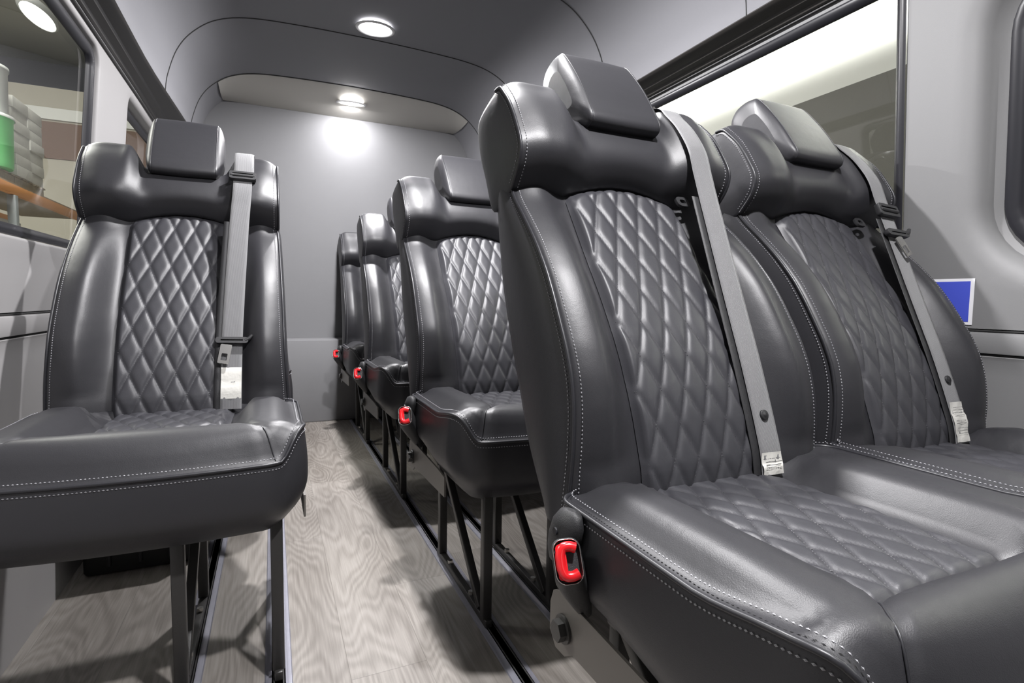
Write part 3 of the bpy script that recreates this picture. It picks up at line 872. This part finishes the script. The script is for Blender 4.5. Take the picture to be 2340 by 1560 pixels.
def make_belt(root, x, style):
    """belt part with its sub-parts; style 'clip', 'folded', 'low'"""
    b = ribbon(BP, .047, WEB, 'seat_belt', root); b.location = (x, 0, 0)
    # second, dark run of webbing behind the first
    back = [(q[0]-.014, q[1]+.0035, q[2]) for q in BP[8:]]
    r2 = ribbon(back, .047, BLK, 'inner_webbing', b, th=.0014)
    # top guide plate on the wing
    g = MB(); g.box((.150, .752, 1.158), (.058, .050, .012), bev=.004); g.build('top_guide', BLK, b, angle=50)
    # keeper ring at the wing seam
    k = MB(); c = np.array([.125, .607, .950]); L = rrect(.030, .026, .010); I = rrect(.014, .010, .004)
    B = np.column_stack([(1, 0, 0), (0, .6, .8), (0, -.8, .6)]); ring_plate(k, L, I, -.003, .003, c, B); k.build('keeper', BLK, b, angle=50)
    if style == 'clip':
        m = MB()
        for dx in (-.010, .010): m.tube([(.150+dx, .78, 1.166), (.150+dx*1.2, .765, 1.184), (.150+dx*.6, .745, 1.180)], .0035, 8)
        m.box((.150, .756, 1.180), (.040, .010, .004), bev=.0015); m.build('metal_clip', STL, b)
        snap(b, .566); care_label(b, .508, .476, True)
    if style == 'folded':
        guide(b, .968); tongue(b, .915, 1, math.radians(22)); snap(b, .602); care_label(b, .556, .478, True)
    if style == 'low':
        guide(b, 1.082); care_label(b, .575, .500, False); tongue(b, .640, 1, math.radians(-8))
        f = ribbon([(.149, .742, 1.168), (.148, .700, 1.168), (.148, .655, 1.135), (.148, .622, 1.090)], .050, WEB, 'folded_end', b, th=.004)
    return b

def tubebox(mb, a, b, wx_, wy_):
    """square tube between two points in the y-z plane"""
    a = np.array(a, float); b = np.array(b, float); d = b-a; L = np.linalg.norm(d); d /= L
    ex = np.array([1., 0, 0]); ey = np.cross(d, ex); R_ = np.column_stack([ex, ey, d])
    mb.box((a+b)/2, (wx_, wy_, L), bev=.0025, R=R_)
def leg_frame(root, x):
    def part(n, a, b, wx_=.022, wy_=.022):
        m = MB(); tubebox(m, (x, a[0], a[1]), (x, b[0], b[1]), wx_, wy_); return m.build(n, MTL, root, angle=40)
    part('leg', (0, .022), (0, .325)); part('leg', (.345, .022), (.345, .325))
    part('brace', (.335, .31), (.030, .03), .018, .020)
    f = part('foot_bar', (-.020, .016), (.375, .016), .016, .018)
    for y in (.10, .27):
        m = MB(); m.cyl((x-.0, y, .024), (x-.0, y, .034), .007, 6); m.build('bolt', STL, f, smooth=False)
def seat_pan(root, x0, x1):
    m = MB(); m.box(((x0+x1)/2, .17, .330), (x1-x0, .36, .012), bev=.003)
    m.box(((x0+x1)/2, .03, .318), (x1-x0, .022, .022), bev=.002); m.box(((x0+x1)/2, .345, .312), (x1-x0, .022, .022), bev=.002)
    m.build('seat_frame', MTL, root, angle=40)

def buckle(root, x, sg):
    """buckle stalk on the aisle side; sg = side of the seat"""
    X = x+sg*.308
    axis = np.array([0, -.60, .80]); up = axis/np.linalg.norm(axis)      # the press button end points up and forward
    # basis: across, height of the face, outward normal
    N = np.array([sg*.30, -.84, .46]); N /= np.linalg.norm(N); U = np.array([0, .30, 1.]); U -= N*U.dot(N); U /= np.linalg.norm(U); A = np.cross(U, N)
    B = np.column_stack([A, U, N]); c = np.array([X-sg*.0, .284, .444])
    loops = []
    spec = [(.0, .034, .051, .012, (0, 0)), (-.003, .036, .053, .0125, (0, 0)), (-.02, .037, .052, .013, (.003, -.007)), (-.042, .034, .046, .012, (.011, -.022)), (-.066, .028, .036, .011, (.020, -.040)), (-.088, .018, .024, .008, (.028, -.058))]
    spec = [(a_, b_, c_, d_, (-sg*e_[0], e_[1])) for a_, b_, c_, d_, e_ in spec]
    mb = MB(); inner = xf(np.column_stack([rrect(.029, .046, .0105), np.full(24, -.006)]), c, B)
    rim = xf(np.column_stack([rrect(.031, .048, .011), np.full(24, .0)]), c, B)
    rows = [inner, rim]
    for z, w_, h_, r, (ox, oy) in spec: rows.append(xf(np.column_stack([rrect(w_, h_, r)+[ox, oy], np.full(24, z)]), c, B))
    mb.grid(rows[::-1], cv=True); mb.fan(rows[-1]); mb.fan(inner[::-1])
    o = mb.build('belt_buckle', BLK, root, angle=60)
    # bright edge
    e = MB(); e.tube(xf(np.column_stack([rrect(.0325, .0495, .0118), np.full(24, .0004)]), c, B), .0006, 6, closed=True); e.build('rim', STL, o)
    # red release button: C-shaped
    k = MB(); a = []
    C = [(.011, .0140), (.003, .0165), (-.005, .015), (-.0085, .008), (-.009, 0), (-.0085, -.008), (-.005, -.015), (.003, -.0165), (.011, -.0140)]
    C = crom([(-sg*q[0], q[1], .0) for q in C], 5); k.tube(xf(C, c, B), .0062, 12)
    k2 = rrect(.012, .040, .005)+[sg*.0075, 0]; k.add(xf(np.column_stack([k2, np.full(24, .001)]), c, B), [tuple(range(24))])
    k.build('release_button', RED, o)
    # cover of the recliner hinge above the buckle
    h = MB(); cc = np.array([x+sg*.280, .340, .462]); Ls = []
    for t, sx_, sy_ in ((-1, .004, .010), (-.9, .012, .020), (-.5, .016, .028), (0, .017, .032), (.5, .016, .030), (.9, .011, .020), (1, .004, .008)):
        ang = np.arange(24)*2*math.pi/24; dz = .040*t
        Ls.append(np.column_stack([cc[0]+sx_*np.cos(ang), cc[1]+sy_*np.sin(ang)-dz*.35, np.full(24, cc[2]-.015+dz)]))
    h.grid(Ls, cv=True); h.fan(Ls[0][::-1]); h.fan(Ls[-1]); hc = h.build('hinge_cover', BLK, root, angle=60)
    s_ = MB(); s_.cyl((cc[0]+sg*.013, cc[1]-.004, cc[2]-.004), (cc[0]+sg*.0185, cc[1]-.004, cc[2]-.004), .005, 12); s_.build('screw', RUB, hc)
    return o
def side_bracket(root, x, sg):
    X = x+sg*.269
    pts = [(.375, .272), (.392, .290), (.392, .330), (.384, .350), (.366, .358), (.350, .356), (.10, .350), (.05, .346), (.05, .300), (.330, .288), (.350, .274)]
    m = MB(); m.prism(pts, 0, X-.002, X+.002); o = m.build('side_bracket', BRK, root, smooth=False)
    b = MB(); b.cyl((X-.003 if sg > 0 else X+.003, .352, .312), (X+sg*.006, .352, .312), .019, 20)
    b.cyl((X+sg*.006, .352, .312), (X+sg*.016, .352, .312), .0145, 6); b.build('bolt', MTL, o, angle=30)
    return o

def seat_unit(root, x, belt_style, rs=0):
    loc = (x, 0, 0)
    b = inst(ME['backrest'], 'backrest', root, loc); [inst(ME['back_piping%d' % g_], 'piping', b) for g_ in (-1, 1)]; [inst(ME['back_seam_st%d' % g_], 'stitching', b) for g_ in (-1, 1)]
    q = inst(ME['back_panel'], 'quilted_back_panel', root, loc); q['label'] = 'diamond quilted centre of the backrest'; inst(ME['back_panel_st'], 'stitching', q)
    w_ = inst(ME['wing'], 'upper_backrest', root, loc); [inst(ME['wing_piping%d' % g_], 'piping', w_) for g_ in (-1, 1)]; [inst(ME['wing_seam_st%d' % g_], 'stitching', w_) for g_ in (-1, 1)]
    h = inst(ME['headrest'], 'headrest', root, loc); [inst(ME['hr_seam%d' % g_], 'seam', h) for g_ in (-1, 1)]
    c = inst(ME['cushion%d' % rs], 'seat_cushion', root, loc); inst(ME['c_piping%d' % rs], 'piping', c); inst(ME['c_stitch%d' % rs], 'stitching', c); [inst(ME['c_corner%d%d' % (g_, rs)], 'seam', c) for g_ in (-1, 1)]
    s_ = inst(ME['seat_panel'], 'quilted_seat_panel', root, loc); s_['label'] = 'diamond quilted centre of the seat cushion'; inst(ME['seat_panel_st'], 'stitching', s_)
    make_belt(root, x, belt_style)

PITCH = .855; F1 = .245; XA, XB, XL = .622, 1.165, -.215
GB = 'black quilted double seats along the right wall'
def double_seat(y, label, sa='clip', sb='folded'):
    r = empty('double_seat', (XA, y, 0)); tag(r, label, 'bus seat', GB)
    seat_unit(r, 0, sa, 1); seat_unit(r, XB-XA, sb, -1)
    leg_frame(r, .437-XA); leg_frame(r, .608-XA); leg_frame(r, 1.22-XA)
    seat_pan(r, -.20, XB-XA+.20)
    buckle(r, 0, -1); side_bracket(r, 0, -1)
    return r
double_seat(F1, 'black leather double seat nearest the camera, filling the right foreground')
double_seat(F1+PITCH, 'black double seat directly behind the foreground pair, one quilted backrest and its cushion visible', 'low', 'low')
double_seat(F1+2*PITCH, 'black double seat third from the camera, a narrow strip of quilting in view', 'low', 'low')
double_seat(F1+3*PITCH-.03, 'rearmost black double seat, right in front of the grey back wall', 'low', 'low')
GS = 'black quilted single seats along the left wall'
def single_seat(y, label):
    r = empty('single_seat', (XL, y, 0)); tag(r, label, 'bus seat', GS)
    seat_unit(r, 0, 'low'); leg_frame(r, 0-XL); leg_frame(r, -.164-XL); seat_pan(r, -.19, .20); side_bracket(r, 0, 1)
    return r
single_seat(F1+PITCH, 'large black quilted single seat at the left by the window, facing the camera')
single_seat(F1+2*PITCH, 'black single seat hidden behind the left foreground seat, only a sliver of cushion showing')

# ------------------------------------------------------------------ OUTSIDE: warehouse
mb = MB(); mb.box((-1.0, 6.5, -.76), (22, 22, .1)); struct(mb.build('ground', CONC, smooth=False))
mb = MB(); mb.box((3.5, 3.0, 1.3), (.2, 16, 4.0)); wr_ = struct(mb.build('wall_warehouse_right', WLL, smooth=False))
mb = MB(); mb.box((3.385, 3.0, .70), (.03, 16, 2.9)); mb.build('lower_wall_shade', mat('wall_shade_grey', (.17, .165, .15), .8), wr_, smooth=False)  # dark grey panel paints in the fall-off of light below the white zone
mb = MB(); mb.box((-3.5, 15.5, 2.2), (16, .2, 6.2)); wf = struct(mb.build('wall_warehouse_far', BEI, smooth=False))
mb = MB(); mb.box((-3.5, 15.36, 4.72), (16, .06, .25)); mb.build('pale_strip', WLL, wf, smooth=False)
mb = MB(); mb.box((-3.5, 15.38, 4.15), (16, .04, .8)); mb.build('brown_band', BRN, wf, smooth=False)
mb = MB(); mb.box((-5.0, 7.0, 6.4), (14, 20, .1)); struct(mb.build('ceiling_warehouse', CEI, smooth=False))
mb = MB(); mb.box((-7.5, 7.0, 2.8), (.1, 20, 7.2)); struct(mb.build('wall_warehouse_left', CEI, smooth=False))
# lamp on the warehouse ceiling
wl = empty('warehouse_lamp', (-3.25, 10.95, 5.02)); tag(wl, 'bright oval lamp seen through the top of the left window', 'lamp')
mb = MB(); a = np.arange(32)*2*math.pi/32
ring = lambda r, z: np.column_stack([r*.50*np.cos(a), r*1.5*np.sin(a), np.full(32, z)])
mb.grid([ring(.37, .10), ring(.39, .03), ring(.34, .0)][::-1], cv=True); mb.build('shade', GRY, wl)
mb = MB(); mb.fan(ring(.33, .005)[::-1]); mb.build('tube_cover', mat('warehouse_lamp_glow', (1, 1, 1), .5, emit=((1, 1, .95), 6)), wl, smooth=False)
mb = MB(); mb.cyl((0, 0, .1), (0, 0, 1.36), .02, 8); mb.build('rod', RKM, wl)

rk = empty('pallet_rack', (-3.4, 9.5, -.7)); tag(rk, 'pallet rack with orange beams beyond the left window', 'rack')
for z in (2.78, .75):
    for x in (.35, -.95):
        mb = MB(); mb.box((x, .6, z), (.06, 5.4, .13), bev=.006); mb.build('beam', ORG, rk, angle=40)
for y in (-.42, 3.0):
    for x in (.35, -.95):
        mb = MB(); mb.box((x, y, 1.355), (.09, .09, 2.71), bev=.006); mb.build('post', RKM, rk, angle=40)
for z in (2.86, .83):
    mb = MB(); mb.box((-.2, .6, z), (1.1, 5.2, .03)); mb.build('deck', WOOD, rk, smooth=False)
def pallet(x, y, z, label):
    t = empty('pallet', (x, y, z)); tag(t, label, 'pallet')
    for i in range(5):
        m = MB(); m.box((0, -.44+.22*i, .125), (1.0, .14, .02)); m.build('board', WOOD, t, smooth=False)
    for i in range(3):
        m = MB(); m.box((-.43+.43*i, 0, .065), (.10, 1.0, .10)); m.build('runner', WOOD, t, smooth=False)
pallet(-3.62, 9.95, 2.19, 'wooden pallet under the pale stack of cartons on the rack')
rnd = random.Random(2)
for k in range(7):
    for j in range(2):
        m = MB(); m.box((0, 0, .075), (.92+rnd.uniform(-.02, .02), .50, .148), bev=.006)
        o = m.build('carton', CRD, angle=40); o.location = (-3.59+rnd.uniform(-.01, .01), 9.72+.505*j, 2.33+.1505*k)
        tag(o, 'pale carton in the tall stack on the pallet beyond the left window', 'carton', 'pale cartons stacked on the rack pallet')
def drum(x, y, z, r, h, m_, label, name='drum'):
    t = empty(name, (x, y, z)); tag(t, label, name); a = np.arange(32)*2*math.pi/32
    rg = lambda r_, zz: np.column_stack([r_*np.cos(a), r_*np.sin(a), np.full(32, zz)])
    mb = MB(); mb.grid([rg(r*.93, 0), rg(r*.96, h*.05), rg(r, h*.9), rg(r*1.03, h*.92), rg(r*1.03, h*.95)], cv=True); mb.fan(rg(r*.93, 0)[::-1]); mb.build('body', m_, t)
    mb = MB(); mb.grid([rg(r*1.05, h*.93), rg(r*1.05, h*.985), rg(r*.98, h), rg(r*.5, h)], cv=True); mb.fan(rg(r*.5, h)); mb.build('lid', GRY, t)
    return t
pallet(-3.62, 8.93, 2.19, 'wooden pallet under the green bin on the rack')
drum(-3.36, 9.03, 2.33, .36, .66, GRN, 'green plastic bin at the left end of the upper shelf', 'bin')
drum(-3.36, 9.03, 2.995, .33, .60, GRY, 'pale grey tub standing on the green bin', 'tub')
for i, (y, w_, h_) in enumerate([(8.9, .5, .30), (9.75, .75, .36), (10.45, .5, .26)]):
    m = MB(); m.box((0, 0, h_/2), (.6, w_, h_), bev=.006); o = m.build('carton', CRD, angle=40); o.location = (-3.62, y, .146+.6+.65)
    tag(o, ['low pale carton at the left end of the lower shelf', 'wide pale carton in the middle of the lower shelf', 'small pale carton at the right end of the lower shelf'][i], 'carton')
